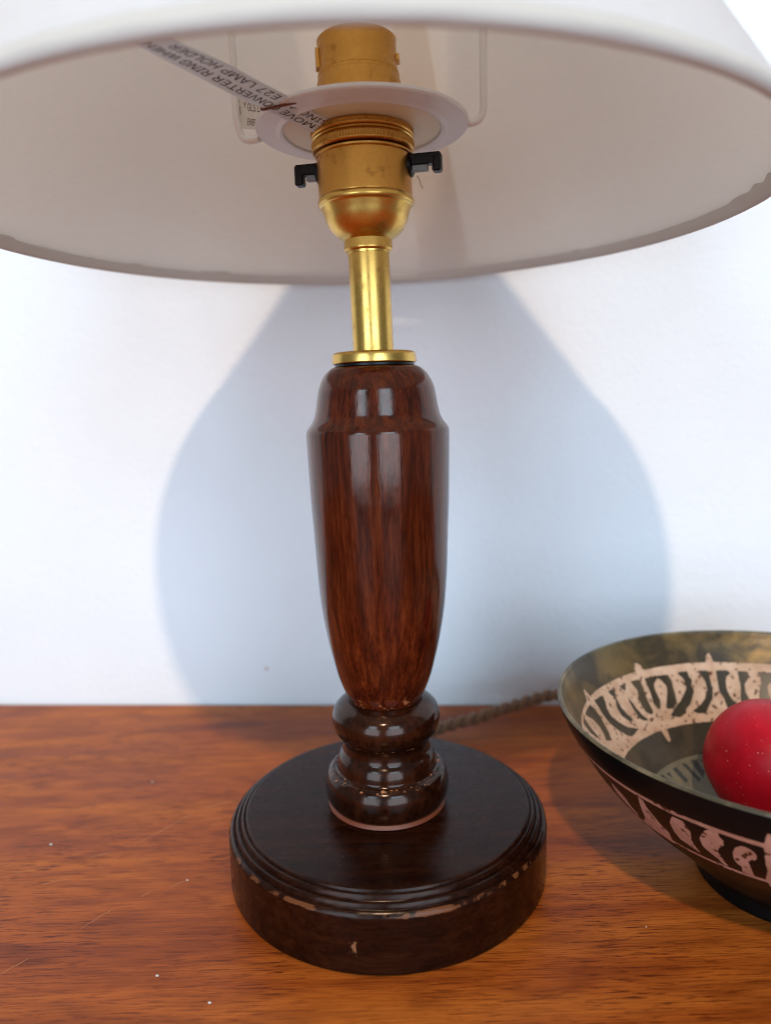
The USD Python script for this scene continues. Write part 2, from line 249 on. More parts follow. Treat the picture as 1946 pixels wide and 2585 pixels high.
LP('holder_body', lathe([(0, .2677), (.0172, .2677), (.0173, .2681), (.0173, .2815), (.0171, .2818), (.01755, .2821), (.0177, .2827), (.0172, .2831), (.0168, .2833), (0, .2833)], 140), M_brass)
kn = lambda a, b: (lambda th, z: 1-.013*((z > a) & (z < b))*(.5+.5*np.cos(th*110)))
def kring(z0, z1):
    return lathe([(0, z0), (.0180, z0), (.0186, z0+.0003), (.01885, z0+.0008), (.01885, z0+.0011), (.01885, z1-.0011), (.01885, z1-.0008), (.0185, z1-.0003), (.0176, z1), (0, z1)], 600, kn(z0+.0010, z1-.0010))
LP('knurled_ring', kring(.2834, .2873), M_brass, None, 40)
LP('ring_band', lathe([(0, .2873), (.0182, .2873), (.0185, .2876), (.0185, .2879), (.0182, .2882), (0, .2882)], 120), M_bright)
LP('knurled_ring', kring(.2882, .2912), M_brass, None, 40)
barrel = np.vstack([[(.0, .2912), (.0160, .2912)], [(.0160, .3000)], fine([(.0158, .3030), (.0153, .3065), (.01485, .3085)]), [(.0146, .3086), (.0148, .3091), (.0148, .3097), (.0145, .3100), (.0146, .3106), (.0144, .3112)], fine([(.0142, .3120), (.0141, .3150), (.0142, .3200), (.01435, .3215)]), [(.0140, .3218), (.0134, .3216), (.0132, .3190), (0, .3190)]])
bar = LP('bulb_barrel', lathe(barrel, 140), M_brass)
for a0, z0, z1 in ((math.radians(187), .3122, .3186), (math.radians(-5), .3140, .3160)):
    th = np.linspace(a0-.16, a0+.16, 9); P = []
    seg = trimesh.creation.box([.0011, .0046, z1-z0]); seg.apply_transform(trimesh.transformations.rotation_matrix(a0, [0, 0, 1])); seg.apply_translation([.01455*math.cos(a0), .01455*math.sin(a0), (z0+z1)/2]); LP('bayonet_slot', seg, M_brass, bar, False)
# push-bar switch through the holder
sa = np.array([.0271+.0259, -.013, -.0006]); sa /= np.linalg.norm(sa); SR = np.eye(4); SR[:3, 0] = sa; SR[:3, 1] = np.cross([0, 0, 1], sa); SR[:3, 1] /= np.linalg.norm(SR[:3, 1]); SR[:3, 2] = np.cross(SR[:3, 0], SR[:3, 1])
sw_prim = obj('switch_bar', xform(trimesh.util.concatenate([xform(rbox([.0545, .0042, .0038], .0005), trimesh.transformations.translation_matrix([.0010, 0, .0001])),
            xform(rbox([.0034, .0046, .0072], .0009), trimesh.transformations.translation_matrix([-.0250, 0, -.0018])), xform(rbox([.0034, .0046, .0064], .0009), trimesh.transformations.translation_matrix([.0270, 0, -.0014]))]),
            trimesh.transformations.translation_matrix([.0003, -.0012, .2793])@SR), M_blackplastic, lamp)
obj('switch_slider', xform(rbox([.046, .0026, .0022], .0004), trimesh.transformations.translation_matrix([.0010, -.0012, .2765])@SR), M_greyplastic, sw_prim)
for s in (-1, 1):
    pl = lathe([(0, 0), (.0042, 0), (.0042, .0012), (.0032, .0018), (0, .0018)], 32); R = np.eye(4); d = sa*s; R[:3, 2] = d; R[:3, 0] = np.cross([0, 0, 1], d); R[:3, 0] /= np.linalg.norm(R[:3, 0]); R[:3, 1] = np.cross(d, R[:3, 0]); R[:3, 3] = np.array([.0003, 0, .2783])+d*.0166
    obj('switch_bush', xform(pl, R), M_blackplastic, lamp)
obj('loose_thread', tube(spline([(.0192, -.006, .2738), (.0200, -.0068, .2722), (.0205, -.007, .2703), (.0212, -.007, .2690)]), .00012, 6), M_tie, lamp)

# shade carrier: white disc with a cream converter ring, two wire arms to the top ring
disc = lathe([(.0288, .2942), (.0290, .2936), (.0300, .2933), (.0312, .2937), (.0318, .2941), (.0372, .2946), (.0383, .2945), (.0388, .2951), (.0386, .2961), (.0378, .2966), (.0315, .2962), (.0300, .2960), (.0288, .2957), (.0288, .2942)], 160); disc.vertices[:, 2] -= .0029

SZ, SR0, TZ, TR = .2592, .1487, .4370, .0380                         # lower rim, upper ring of the shade
SX = -.0038
def rim_mod(th): # a shade that is no longer quite round: pressed in at the back right
    a = np.mod(th, 2*math.pi)
    return 1-.017*np.exp(-((a-math.radians(52))/.30)**2)-.006*np.exp(-((a-math.radians(-62+360))/.25)**2)
def cone(z): return SR0+(TR-SR0)*(z-SZ)/(TZ-SZ)
def tilt(t):  # the shade dips a little towards the wall
    t.vertices[:, 2] += .0008-.0072*t.vertices[:, 1]; return t
def cone_sheet(off, z0, z1, a0=0., a1=2*math.pi, nth=220, nz=26, bulge=.0, wr=0.):
    closed = abs(a1-a0-2*math.pi) < 1e-6
    th = np.linspace(a0, a1, nth, endpoint=not closed); z = np.linspace(z0, z1, nz); T, Z = np.meshgrid(th, z)
    R = (cone(Z)+off)*(1+(rim_mod(T)-1)*(1-(Z-SZ)/(TZ-SZ)))
    if wr: R = R+wr*(meshkit.fbm(np.stack([np.cos(T)*4, np.sin(T)*4, Z*18], -1), 3, 5)-.5)
    v = np.stack([SX+R*np.cos(T), R*np.sin(T), Z], -1).reshape(-1, 3); n = len(th); f = []
    for i in range(nz-1):
        for j in range(n if closed else n-1):
            a, b = i*n+j, i*n+(j+1) % n; f += [[a, b, b+n], [a, b+n, a+n]]
    return tilt(trimesh.Trimesh(v, np.array(f), process=False))
shade = obj('lampshade', cone_sheet(0, SZ+.003, TZ, wr=.0012), M_shade, lamp, True)
obj('lining', cone_sheet(-.0022, SZ+.0034, TZ-.001, wr=.0008), M_lining, shade, True)
obj('lining_seam', cone_sheet(-.0031, SZ+.0034, TZ-.002, math.radians(66), math.radians(77), 10, 20, wr=.0003), M_lining, shade, True)
# rolled twill binding on the lower rim
def trim_mesh():
    n = 720; th = np.linspace(0, 2*math.pi, n, endpoint=False); prof = []
    sl = np.array([TR-SR0, TZ-SZ]); sl /= np.linalg.norm(sl); nr = np.array([sl[1], -sl[0]])       # up the cone, outward
    k = 14; rows = []
    hi = .0054+.0006*meshkit.fbm(np.c_[np.cos(th)*9, np.sin(th)*9, 0*th], 3, 3)+.0014*np.maximum(0, meshkit.fbm(np.c_[np.cos(th)*11, np.sin(th)*11, 0*th+5], 2, 9)-.62)*4
    ho = .0048+.0006*meshkit.fbm(np.c_[np.cos(th)*9, np.sin(th)*9, 0*th+9], 3, 4)
    section = [(-.0024, hi), (-.0028, hi-.0004), (-.0030, hi*.6), (-.0029, hi*.3), (-.0027, 0*th+.0012), (-.0020, 0*th+.0004), (-.0010, 0*th+.0001), (.0001, 0*th+.0004), (.0009, 0*th+.0012), (.0012, ho*.35), (.0012, ho*.7), (.0010, ho-.0004), (.0003, ho)]
    V = []
    for off, up in section:
        up = np.asarray(up)+.0006; rr = (SR0+nr[0]*off+sl[0]*up)*rim_mod(th); zz = SZ+nr[1]*off+sl[1]*up
        wob = .0004*(meshkit.fbm(np.c_[np.cos(th)*16, np.sin(th)*16, 0*th+off*900], 2, 6)-.5)
        V.append(np.c_[SX+(rr+wob)*np.cos(th), (rr+wob)*np.sin(th), zz])
    V = np.array(V); K = len(V); v = V.reshape(-1, 3); f = []
    for i in range(K-1):
        for j in range(n):
            a, b = i*n+j, i*n+(j+1) % n; f += [[a, b, b+n], [a, b+n, a+n]]
    s = np.linspace(0, 1, K)*.017; tw = np.zeros((K, n, 3)); tw[:, :, 0] = (th[None]*SR0*.9+s[:, None]*.9)*400.
    return tilt(trimesh.Trimesh(v, np.array(f), process=False)), tw.reshape(-1, 3)
tm, tw = trim_mesh()
tp = obj('lower_trim', tm, M_trim, shade, True)
UsdGeom.PrimvarsAPI(tp).CreatePrimvar('twill', Sdf.ValueTypeNames.Float3Array, 'vertex').Set(Vt.Vec3fArray.FromNumpy(tw.astype(np.float32)))
a = np.linspace(0, 2*math.pi, 97)
obj('top_ring', tilt(tube(np.c_[SX+(TR-.003)*np.cos(a), (TR-.003)*np.sin(a), 0*a+TZ-.001], .0013, 8)), M_whitewire, shade)
obj('bottom_ring', tilt(tube(np.c_[SX+(SR0-.0026)*rim_mod(a)*np.cos(a), (SR0-.0026)*rim_mod(a)*np.sin(a), 0*a+SZ+.0026], .0008, 6)), M_whitewire, shade)
ca = obj('carrier_disc', disc, M_whiteplastic, shade)
obj('converter_ring', lathe([(.0165, .2913), (.0284, .2914), (.0286, .2919), (.0284, .2924), (.0165, .2921), (.0165, .2913)], 120), M_creamplastic, shade)
for pts in ([(.0385, -.001, .2926), (.0412, -.001, .2930), (.0432, -.001, .2945), (.0441, -.001, .2970), (.0443, -.001, .300), (.0444, -.001, .318), (.0446, -.001, .345), (.0430, -.001, .400), (.0325, -.001, .4355)],
            [(-.0385, .006, .2921), (-.0425, .008, .2922), (-.0455, .010, .2940), (-.0470, .010, .2985), (-.0474, .010, .303), (-.0472, .010, .318), (-.0473, .010, .345), (-.0465, .010, .400), (-.0378, .010, .4355)]):
    obj('carrier_arm', tube(spline(pts, 8), .00135, 12), M_whitewire, shade)

# instruction strip looped through the carrier, printed on both lines, seen upside down
def pray(px, y):
    d = FWD+((px[0]-973)/1879.)*RT-((px[1]-1292.5)/1879.)*UP; return EYE+d*((y-EYE[1])/d[1])
up_e = spline([pray(p, y) for p, y in (((826, 299), -.0185), ((798, 286), -.0215), ((732, 246), -.0300), ((648, 202), -.0410), ((562, 156), -.0520), ((449.4, 107), -.0670), ((330, 52), -.0830))], 10)
lo_e = spline([pray(p, y) for p, y in (((790, 333), -.0155), ((743, 312), -.0160), ((666, 274.5), -.0250), ((590.6, 240), -.0350), ((475, 180), -.0470), ((371.5, 127), -.0610), ((270, 75), -.0750))], 10)
S_arc = np.r_[0, np.cumsum(np.linalg.norm(np.diff((up_e+lo_e)/2, axis=0), axis=1))]; S0 = S_arc[10]      # s = 0 at the second control point
nrm = np.cross(np.gradient((up_e+lo_e)/2, axis=0), up_e-lo_e); nrm /= np.linalg.norm(nrm, axis=1)[:, None]
nrm *= np.sign(np.sum(nrm*(EYE-(up_e+lo_e)/2), 1))[:, None]
def on_strip(s, v, h=0.):
    s = np.asarray(s)+S0; g = lambda A: np.stack([np.interp(s, S_arc, A[:, k]) for k in range(3)], -1)
    return g(lo_e)*(1-np.asarray(v)[:, None])+g(up_e)*np.asarray(v)[:, None]+g(nrm)*h
n = len(up_e); v = np.vstack([lo_e, up_e, lo_e-nrm*.00025, up_e-nrm*.00025]); f = []
for i in range(n-1):
    for a_, b_ in ((0, n), (n, 3*n), (3*n, 2*n), (2*n, 0)): f += [[a_+i, a_+i+1, b_+i+1], [a_+i, b_+i+1, b_+i]]
strip = obj('instruction_strip', trimesh.Trimesh(v, np.array(f), process=False), M_paper, lamp, True)
def strip_text(txt, anchor, s_at, length_of, length, v0, name):
    """text runs outward from the holder; letters stand towards the lower edge"""
    t = meshkit.text_mesh(txt, 1.0, .02); w0 = 0 if anchor == 0 else meshkit.text_mesh(txt[:anchor].rstrip(), 1.0, .02).bounds[1][0]+.28
    wl = meshkit.text_mesh(length_of, 1.0, .02).bounds[1][0]
    k = length/wl; P = t.vertices; hgt = .285
    V = on_strip(s_at+(P[:, 0]-w0)*k, v0-P[:, 1]*hgt, (.00006+P[:, 2]*.002)[:, None])
    obj(name, trimesh.Trimesh(V, t.faces, process=False), M_ink, strip, False)
CP = [S_arc[10*i]-S_arc[10] for i in range(7)]
def s_of(cx):     # from a place along the strip's centre line
    xs = [1422, 1178, 898, 547, 173]; return float(np.interp(-cx, [-x for x in xs], [CP[1], CP[2], CP[3], CP[4], CP[5]]))
strip_text('REMOVE CONVERTER RING WHEN', 7, s_of(1250), 'CONVERTER', s_of(690)-s_of(1250), .46, 'printed_text')
strip_text('USING AN E27 LAMP HOLDER', 9, s_of(1155), 'E27 LAMP HOLDE', s_of(265)-s_of(1155), .90, 'printed_text')
q0, q1 = on_strip([s_of(1232)], [1.0], .0004)[0], on_strip([s_of(1165)], [-.02], .0004)[0]
q2, q3 = on_strip([s_of(1165)], [-.02], -.0008)[0], on_strip([s_of(1232)], [1.0], -.0008)[0]
loop = np.vstack([np.linspace(q0, q1, 14), np.linspace(q2, q3, 14), q0[None]])
obj('elastic_tie', tube(loop, .00042, 8), M_tie, strip)
# clear tag with brown print folded round the left wire arm
TY = .0125
def flat(px, y=TY): return pray(px, y)
q = [flat(p) for p in ((592, 226), (690, 234), (690, 330), (600, 322))]; tv = np.vstack([q, [x+[0, .0002, 0] for x in q]])
st = obj('clear_tag', trimesh.Trimesh(tv, [[0, 2, 1], [0, 3, 2], [4, 5, 6], [4, 6, 7], [0, 1, 5], [0, 5, 4], [1, 2, 6], [1, 6, 5], [2, 3, 7], [2, 7, 6], [3, 0, 4], [3, 4, 7]], process=False), M_clear, shade, False)
def sticker_text(txt, px, hpx, wpx, rise=0.):
    t = meshkit.text_mesh(txt, 1.0, .02); P = t.vertices; wl = t.bounds[1][0]
    o, x_, y_ = flat(px, TY-.0002), flat((px[0]+wpx, px[1]+rise), TY-.0002), flat((px[0], px[1]-hpx), TY-.0002)
    V = o+(P[:, :1]/wl)*(x_-o)+P[:, 1:2]*(y_-o)+P[:, 2:]*np.array([0, -.002, 0])
    obj('printed_text', trimesh.Trimesh(V, t.faces, process=False), M_inkbrown, st, False)
sticker_text('R', (593, 266), 18, 12); sticker_text('Y', (614, 271), 15, 8); sticker_text('GLS LED', (624, 278), 19, 46, 6); sticker_text('ENERGY', (624, 314), 17, 34, 5)
obj('printed_line', tube(np.array([flat(p, TY-.0004) for p in ((592, 240), (593, 265), (596, 289), (607, 287), (606, 268))]), .00014, 6), M_inkbrown, st)

# twisted brown flex leaving the back of the base and rising behind the bowl
path = spline([(.010, .0600, .0065), (.018, .085, .0055), (.0262, .1100, .0050), (.0500, .1130, .0105), (.0765, .1200, .0150), (.1015, .1250, .0185), (.130, .120, .0160), (.165, .108, .0085), (.205, .100, .0030), (.26, .105, .0030)], 24)
tt = np.r_[0, np.cumsum(np.linalg.norm(np.diff(path, axis=0), axis=1))]; T = np.gradient(path, axis=0); T /= np.linalg.norm(T, axis=1)[:, None]
Bv = np.cross(T, [0, 0, 1.]); Bv /= np.linalg.norm(Bv, axis=1)[:, None]; Nv = np.cross(Bv, T)
flex = None
for ph in (0, math.pi):
    w = tt/.0135*2*math.pi+ph; core = path+.0019*(np.cos(w)[:, None]*Bv+np.sin(w)[:, None]*Nv)
    p_ = tube(core, .00185, 10)
    flex = obj('flex_strand', p_, M_cord, lamp)

# ------------------------------------------------------------------ ceramic bowl
BX, BY = .15984, -.0190
zo = [.0, .0008, .004, .0068, .0085, .014, .020, .026, .032, .038, .044, .050, .056, .062, .068, .0722]
ro = [.0330, .0342, .0342, .0346, .0368, .0428, .0489, .0558, .0626, .0686, .0737, .0781, .0820, .0857, .0885, .0900]
zi = [.0110, .0113, .0125, .016, .022, .028, .034, .040, .046, .052, .058, .064, .069, .0722]
ri = [.0, .016, .028, .0395, .0485, .0555, .0615, .0668, .0715, .0756, .0793, .0828, .0857, .0880]
def dens(r, z, k):
    P = fine(np.c_[r, z], 8); L = np.r_[0, np.cumsum(np.linalg.norm(np.diff(P, axis=0), axis=1))]; s = np.linspace(0, L[-1], k); return np.c_[np.interp(s, L, P[:, 0]), np.interp(s, L, P[:, 1])]
inner = dens(ri, zi, 120)
outer = dens(ro, zo, 120)[::-1]
lip = np.array([(.0880+.0010-.0010*math.cos(t), .0722+.0010*math.sin(t)) for t in np.linspace(0, math.pi, 9)])[1:-1]
foot = np.array([(.0290, .0), (.0280, .0030), (.0, .0036)])
prof = np.vstack([inner, lip, outer, foot]); side = np.r_[np.zeros(len(inner)), np.full(len(lip), 1), np.full(len(outer)+len(foot), 2)]
U = .075                                     # pattern plane: degrees to metres of arc
def pol(p): return Polygon([(math.radians(a_)*U, z_/1000*1.25) for a_, z_ in p]).buffer(0)
IN = dict(
 sp1=[(148.8,64.2),(150.2,61.0),(151,59),(148,59),(147.3,60.0)], sp2=[(116.9,63.3),(118.1,62.2),(118.1,59.2),(114.5,59.2),(115.1,61.8)], sp3=[(88.4,63.9),(89.4,62.4),(90.0,59.0),(87.2,58.9),(87.9,62.3)],
 sp4=[(118.8,37.0),(115.2,37.0),(116.7,32.4),(118.1,32.0),(118.5,33.4)])
ST = [[(160.9,58.0),(160.9,55.6),(160.1,51.9),(158.3,47.0),(159.2,48.1),(164.4,53.5),(165.3,58.2)],
 [(150.5,57.8),(149.1,56.0),(148.0,52.0),(148.4,48.0),(149.1,45.5),(150.8,43.2),(154.9,45.2),(153.4,46.9),(152.7,49.8),(154.2,53.5),(158.7,58.0)],
 [(139.3,56.8),(139.7,54.2),(141.0,51.8),(141.0,48.9),(138.6,45.4),(135.5,42.3),(129.7,39.8),(136.1,38.9),(138.3,39.9),(141.9,43.2),(144.3,47.1),(145.5,51.1),(145.6,54.7),(146.1,57.5)],
 [(135.5,56.9),(131.5,56.7),(132.1,54.6),(132.8,52.5),(132.6,48.9),(131.3,45.9),(130.0,43.8),(131.0,42.9),(133.1,44.3),(134.9,46.6),(135.1,49.5),(133.2,53.9),(134.5,54.6)],
 [(128.7,56.6),(124.5,56.8),(126.5,53.8),(127.5,54.9)], [(126.6,52.1),(126.0,49.7),(125.2,46.6),(123.9,43.5),(121.9,40.9),(124.7,41.5),(126.5,43.0),(126.8,45.7),(127.0,48.9)],
 [(122.4,56.7),(117.9,56.5),(117.5,53.6),(117.9,49.3),(117.9,45.6),(117.8,43.1),(119.3,42.4),(121.4,43.9),(122.1,46.9),(121.6,50.2),(120.7,52.3),(121.8,55.3)],
 [(115.6,56.3),(115.3,50.2),(115.9,46.3),(115.2,43.8),(114.3,43.4),(113.1,44.6),(112.3,46.9),(112.7,49.9),(112.7,51.9),(112.1,53.6),(109.8,55.2),(108.5,53.8),(107.4,51.5),(107.6,49.8),(109.5,46.1),(111.4,42.9),(107.9,42.8),(105.3,44.7),(104.9,47.7),(104.7,51.1),(104.4,53.1),(105.4,56.0),(112.0,56.3)],
 [(101.7,56.4),(97.4,56.5),(97.2,54.1),(96.4,52.8),(97.2,50.3),(96.7,48.2),(98.4,45.5),(99.8,43.4),(102.5,41.6),(103.0,40.3),(106.4,39.1),(111.1,40.2),(107.4,42.5),(103.6,45.0),(101.1,47.5),(99.5,49.6),(99.6,53.4)],
 [(94.5,56.2),(89.8,56.3),(89.6,53.0),(89.4,48.4),(90.2,44.7),(92.8,41.6),(94.5,39.4),(97.8,39.6),(100.0,40.6),(95.7,42.8),(93.3,44.9),(91.6,48.4),(91.6,51.9),(92.9,54.9)],
 [(87.0,56.2),(82.8,56.2),(81.9,55.0),(83.6,53.5),(84.1,51.2),(84.1,48.0),(83.2,45.2),(81.5,42.8),(79.8,41.7),(83.5,39.6),(85.4,41.4),(85.8,44.6),(87.1,47.4),(87.0,51.2)],
 [(79.6,56.0),(76.0,55.9),(75.7,53.5),(77.4,50.8),(77.5,47.6),(76.7,45.4),(75.8,43.6),(77.5,42.7),(79.4,42.6),(79.6,44.7),(79.0,49.8)],
 [(73.0,55.9),(68.5,56.1),(66.0,55.9),(66.4,53),(68.5,52.4),(69.9,50.5),(69.3,46.3),(68.7,45.6),(68.8,44.7),(72.7,44.3),(72.7,48.0),(71.8,51.2),(72.1,54.1)]]
rep = [s for s in ST if 89 < min(a_ for a_, _ in s) and max(a_ for a_, _ in s) < 117]
for k in range(-10, -1):                     # round the side no one sees the same brush goes on
    ST = ST+[[(a_+30*k+(30 if False else 0), z_) for a_, z_ in s] for s in rep]
SPK = list(IN.values())+[[(a_+30*k, z_) for a_, z_ in IN['sp3']] for k in range(-10, 0)]
def wavy(z, amp, seed):
    a_ = np.linspace(-205, 200, 500); r_ = np.radians(a_); return np.c_[a_, z+amp*(meshkit.fbm(np.c_[np.cos(r_)*4, np.sin(r_)*4, 0*r_], 3, seed)-.5)*2]
band_in = pol([*wavy(59.6, .35, 1), *wavy(36.45, .2, 2)[::-1]])
clay_in = band_in.union(shapely.union_all([pol(s) for s in SPK])).difference(shapely.union_all([pol(s) for s in ST]))
PX = [[(-163.8,55.5),(-161.9,53.8),(-160.4,51.5),(-160.6,47.5),(-160.0,44.2),(-162.5,40.7),(-164.0,44.5),(-165.5,47.9),(-165.5,51.6)],
 [(-152.7,58.5),(-151.1,58.4),(-151.3,54.9),(-150.4,51.7),(-149.5,48.1),(-148.2,45.8),(-150.3,37.8),(-156.1,38.9),(-159.4,39.2),(-160.3,40.5),(-155.8,46.3),(-154.6,51.0)],
 [(-143.6,57.9),(-145.5,53.2),(-145.7,48.8),(-145.0,45.4),(-143.4,44.3),(-141.3,42.6),(-140.4,41.9),(-140.9,45),(-141.1,48.7),(-140.1,53.5),(-140.8,56.7),(-141.0,57.8)],
 [(-136.1,57.8),(-138.2,52.4),(-138.5,48.5),(-137.6,46.3),(-136.0,44.1),(-134.7,41.0),(-133.6,41.0),(-134.8,48.1),(-134.0,51.1),(-132.7,53.1),(-132.4,56.1),(-133.2,57.2),(-133.0,59.4),(-134.1,59.8)],
 [(-128.8,56.3),(-130.3,54.1),(-131.0,51.2),(-131.2,47.6),(-130.7,45.2),(-129.8,44.3),(-130.1,40.8),(-127.4,41.0),(-127.7,46.2),(-127.9,48.9),(-127.0,50.8),(-126.8,50.2),(-126.0,51.7),(-125.9,53.7),(-126.7,55.6),(-127.7,56.3)],
 [(-124.3,60.0),(-122.9,60.5),(-122.6,47.3),(-123.1,39),(-124.9,39),(-124.0,46.6),(-124.3,51.5)], [(-123.7,65.8),(-122.9,66.2),(-122.6,60.2),(-124.4,59.3)], [(-124.4,41),(-122.6,41),(-123.0,35.5),(-123.9,36)]]
grp = [[(a_, z_) for a_, z_ in s] for s in PX if min(a_ for a_, _ in s) > -147]
EX = PX+[[(a_+24*k, z_) for a_, z_ in s] for k in range(1, 14) for s in grp]
band = lambda z, h, s1: pol([*wavy(z+h, .35, s1), *wavy(z-h, .35, s1+1)[::-1]])
clay_ex = shapely.union_all([pol(s) for s in EX]+[band(60.1, .95, 11), band(39.6, .9, 15)])
nb = 720; bmesh_v, bmesh_f, sd, zone = [], [], [], []
th = np.linspace(-math.pi, math.pi, nb, endpoint=False); off = math.radians(-195)
# seam of the pattern lies at -195..165 degrees, away from view
T, I_ = np.meshgrid(np.radians(np.linspace(-195, 165, nb, endpoint=False)), np.arange(len(prof)))
Rr_, Zz_ = prof[I_, 0], prof[I_, 1]
wob = 1+.004*(meshkit.fbm(np.stack([np.cos(T)*1.5, np.sin(T)*1.5, Zz_*12], -1), 2, 8)-.5)
v = np.stack([BX+Rr_*wob*np.cos(T), BY+Rr_*wob*np.sin(T), Zz_], -1).reshape(-1, 3)
i_, j_ = np.meshgrid(np.arange(len(prof)-1), np.arange(nb), indexing='ij'); j2 = (j_+1) % nb
a_, b_, c_, d_ = i_*nb+j_, i_*nb+j2, (i_+1)*nb+j2, (i_+1)*nb+j_
f = np.vstack([np.stack([a_, c_, b_], -1).reshape(-1, 3), np.stack([a_, d_, c_], -1).reshape(-1, 3)])
def signed(G, sel, shift):
    out = np.full(T.shape, -.01); t = np.degrees(T[sel]); t = np.where(t < shift, t+360, t); t = np.where(t > shift+360, t-360, t)
    pts = shapely.points(np.radians(t)*U, Zz_[sel]*1.25); b = G.boundary; shapely.prepare(G)
    d = shapely.distance(pts, b); out[sel] = np.where(shapely.contains(G, pts), d, -d); return out
S_in = signed(clay_in, (side[I_] == 0) & (Zz_ > .028), -193); S_ex = signed(clay_ex, (side[I_] == 2) & (Zz_ > .030), -193)
sd = np.maximum(S_in, S_ex).reshape(-1)*1000
zone = np.where(side[I_] == 2, 1.0, np.where(side[I_] == 1, .75, np.where(Zz_ > .058, .0, np.where(Zz_ > .0266, .25, .5)))).reshape(-1)
# small dark strokes in the pale well
GS = [[(132.7,24.4),(129.3,24.4),(130.4,22.4)],[(126.2,24.6),(122.9,24.6),(121.7,20.1),(125.0,19.8)],[(118.5,24.8),(116.1,24.6),(113.0,19.3),(115.8,18.8)],[(112.5,24.8),(109.0,25.0),(107.7,21.0),(111.3,19.3)]]
GS = GS+[[(x+26*k, y) for x, y in s] for k in range(1, 3) for s in GS]+[[(x-26*k, y) for x, y in s] for k in range(1, 12) for s in GS]
S_g = signed(shapely.union_all([pol(s) for s in GS]), (side[I_] == 0) & (Zz_ < .0266), -193).reshape(-1)*1000
bowl = empty('ceramic_bowl'); tag(bowl, 'dark glazed stoneware bowl with pink brushed pattern holding a red apple', 'bowl')
M_bowl = mat('glazed_stoneware', {
    'a': ('attribute', dict(attribute='claymask')), 'z': ('attribute', dict(attribute='zone')), 'gm': ('attribute', dict(attribute='wellmask')), 'g': POS,
    'n1': ('noise_texture', dict(scale=900., detail=3., roughness=.6)), 'n2': ('noise_texture', dict(scale=48., detail=5., roughness=.6, distortion=.5)), 'n3': ('noise_texture', dict(scale=420., detail=1.5)), 'n4': ('noise_texture', dict(scale=150., detail=2.)),
    'e0': ('math', dict(math_type='multiply_add', value2=.55, value3=-.275)), 'e1': ('math', dict(math_type='add')), 'e2': ('map_range', dict(from_min=-.10, from_max=.12, to_min=0., to_max=1., clamp=True)),
    'cl': ('rgb_ramp', dict(ramp=[(.35, (.50, .305, .19)), (.65, (.63, .42, .285))])), 'sp': ('rgb_ramp', dict(ramp=[(.625, (1, 1, 1)), (.66, (.22, .13, .09))])), 'cs': ('mix_color', dict(blend_type='multiply', fac=1.)), 'ct': ('rgb_ramp', dict(interpolate=False, ramp=[(0., (1., 1., 1.)), (.85, (.74, .50, .49))])), 'cu': ('mix_color', dict(blend_type='multiply', fac=1.)), 'sl': ('map_range', dict(from_min=.8, from_max=.95, to_min=.24, to_max=.12, clamp=True)),  # ct reddens the outer clay: bounce from the table put into its colour
    'zc': ('rgb_ramp', dict(interpolate=False, ramp=[(0., (.050, .036, .020)), (.2, (.044, .033, .020)), (.45, (.15, .13, .085)), (.7, (.060, .048, .028)), (.9, (.0035, .003, .003))])),
    'zh': ('rgb_ramp', dict(interpolate=False, ramp=[(0., (.185, .118, .046)), (.2, (.085, .060, .032)), (.45, (.22, .19, .115)), (.7, (.20, .155, .085)), (.9, (.006, .0045, .004))])),
    'rm': ('map_range', dict(from_min=.44, from_max=.64, to_min=0., to_max=1., clamp=True)), 'zx': ('mix_color', {}),
    'gr': ('map_range', dict(from_min=-.15, from_max=.15, to_min=0., to_max=1., clamp=True)), 'gx': ('mix_color', dict(b=(.045, .045, .035))),
    'fx': ('mix_color', {}), 'ro': ('map_range', dict(from_min=0., from_max=1., to_min=.33, to_max=.65)), 'inv': ('math', dict(math_type='subtract', value1=1.)), 'mt': ('math', dict(math_type='multiply')), 'mz': ('math', dict(math_type='multiply')), 'zm': ('map_range', dict(from_min=.05, from_max=.2, to_min=.32, to_max=0., clamp=True)),
    'b': ('bump', dict(strength=.35, distance=.0006, invert=True)), 'b2': ('bump', dict(strength=.08, distance=.0006)), 'p': ('principled_bsdf', dict(specular_ior_level=.33))},
    [('g.position', 'n1.vector'), ('g.position', 'n2.vector'), ('g.position', 'n3.vector'), ('g.position', 'n4.vector'), ('n1.fac', 'e0.value1'), ('a.fac', 'e1.value1'), ('e0.value', 'e1.value2'), ('e1.value', 'e2.value'),
     ('n4.fac', 'cl.fac'), ('n3.fac', 'sp.fac'), ('cl.color', 'cs.a'), ('sp.color', 'cs.b'), ('z.fac', 'zc.fac'), ('z.fac', 'zh.fac'), ('n2.fac', 'rm.value'), ('rm.result', 'zx.fac'), ('zc.color', 'zx.a'), ('zh.color', 'zx.b'),
     ('gm.fac', 'gr.value'), ('gr.result', 'gx.fac'), ('zx.result', 'gx.a'), ('gx.result', 'fx.a'), ('z.fac', 'ct.fac'), ('cs.result', 'cu.a'), ('ct.color', 'cu.b'), ('cu.result', 'fx.b'), ('e2.result', 'fx.fac'), ('z.fac', 'sl.value'), ('sl.result', 'p.specular_ior_level'), ('fx.result', 'p.base_color'), ('e2.result', 'ro.value'), ('ro.result', 'p.roughness'),
     ('e2.result', 'inv.value2'), ('inv.value', 'mt.value1'), ('rm.result', 'mt.value2'), ('z.fac', 'zm.value'), ('mt.value', 'mz.value1'), ('zm.result', 'mz.value2'), ('mz.value', 'p.metallic'), ('e2.result', 'b.height'), ('n2.fac', 'b2.height'), ('b.normal', 'b2.normal'), ('b2.normal', 'p.normal')])
bm = obj('bowl_body', trimesh.Trimesh(v, f, process=False), M_bowl, bowl, True)
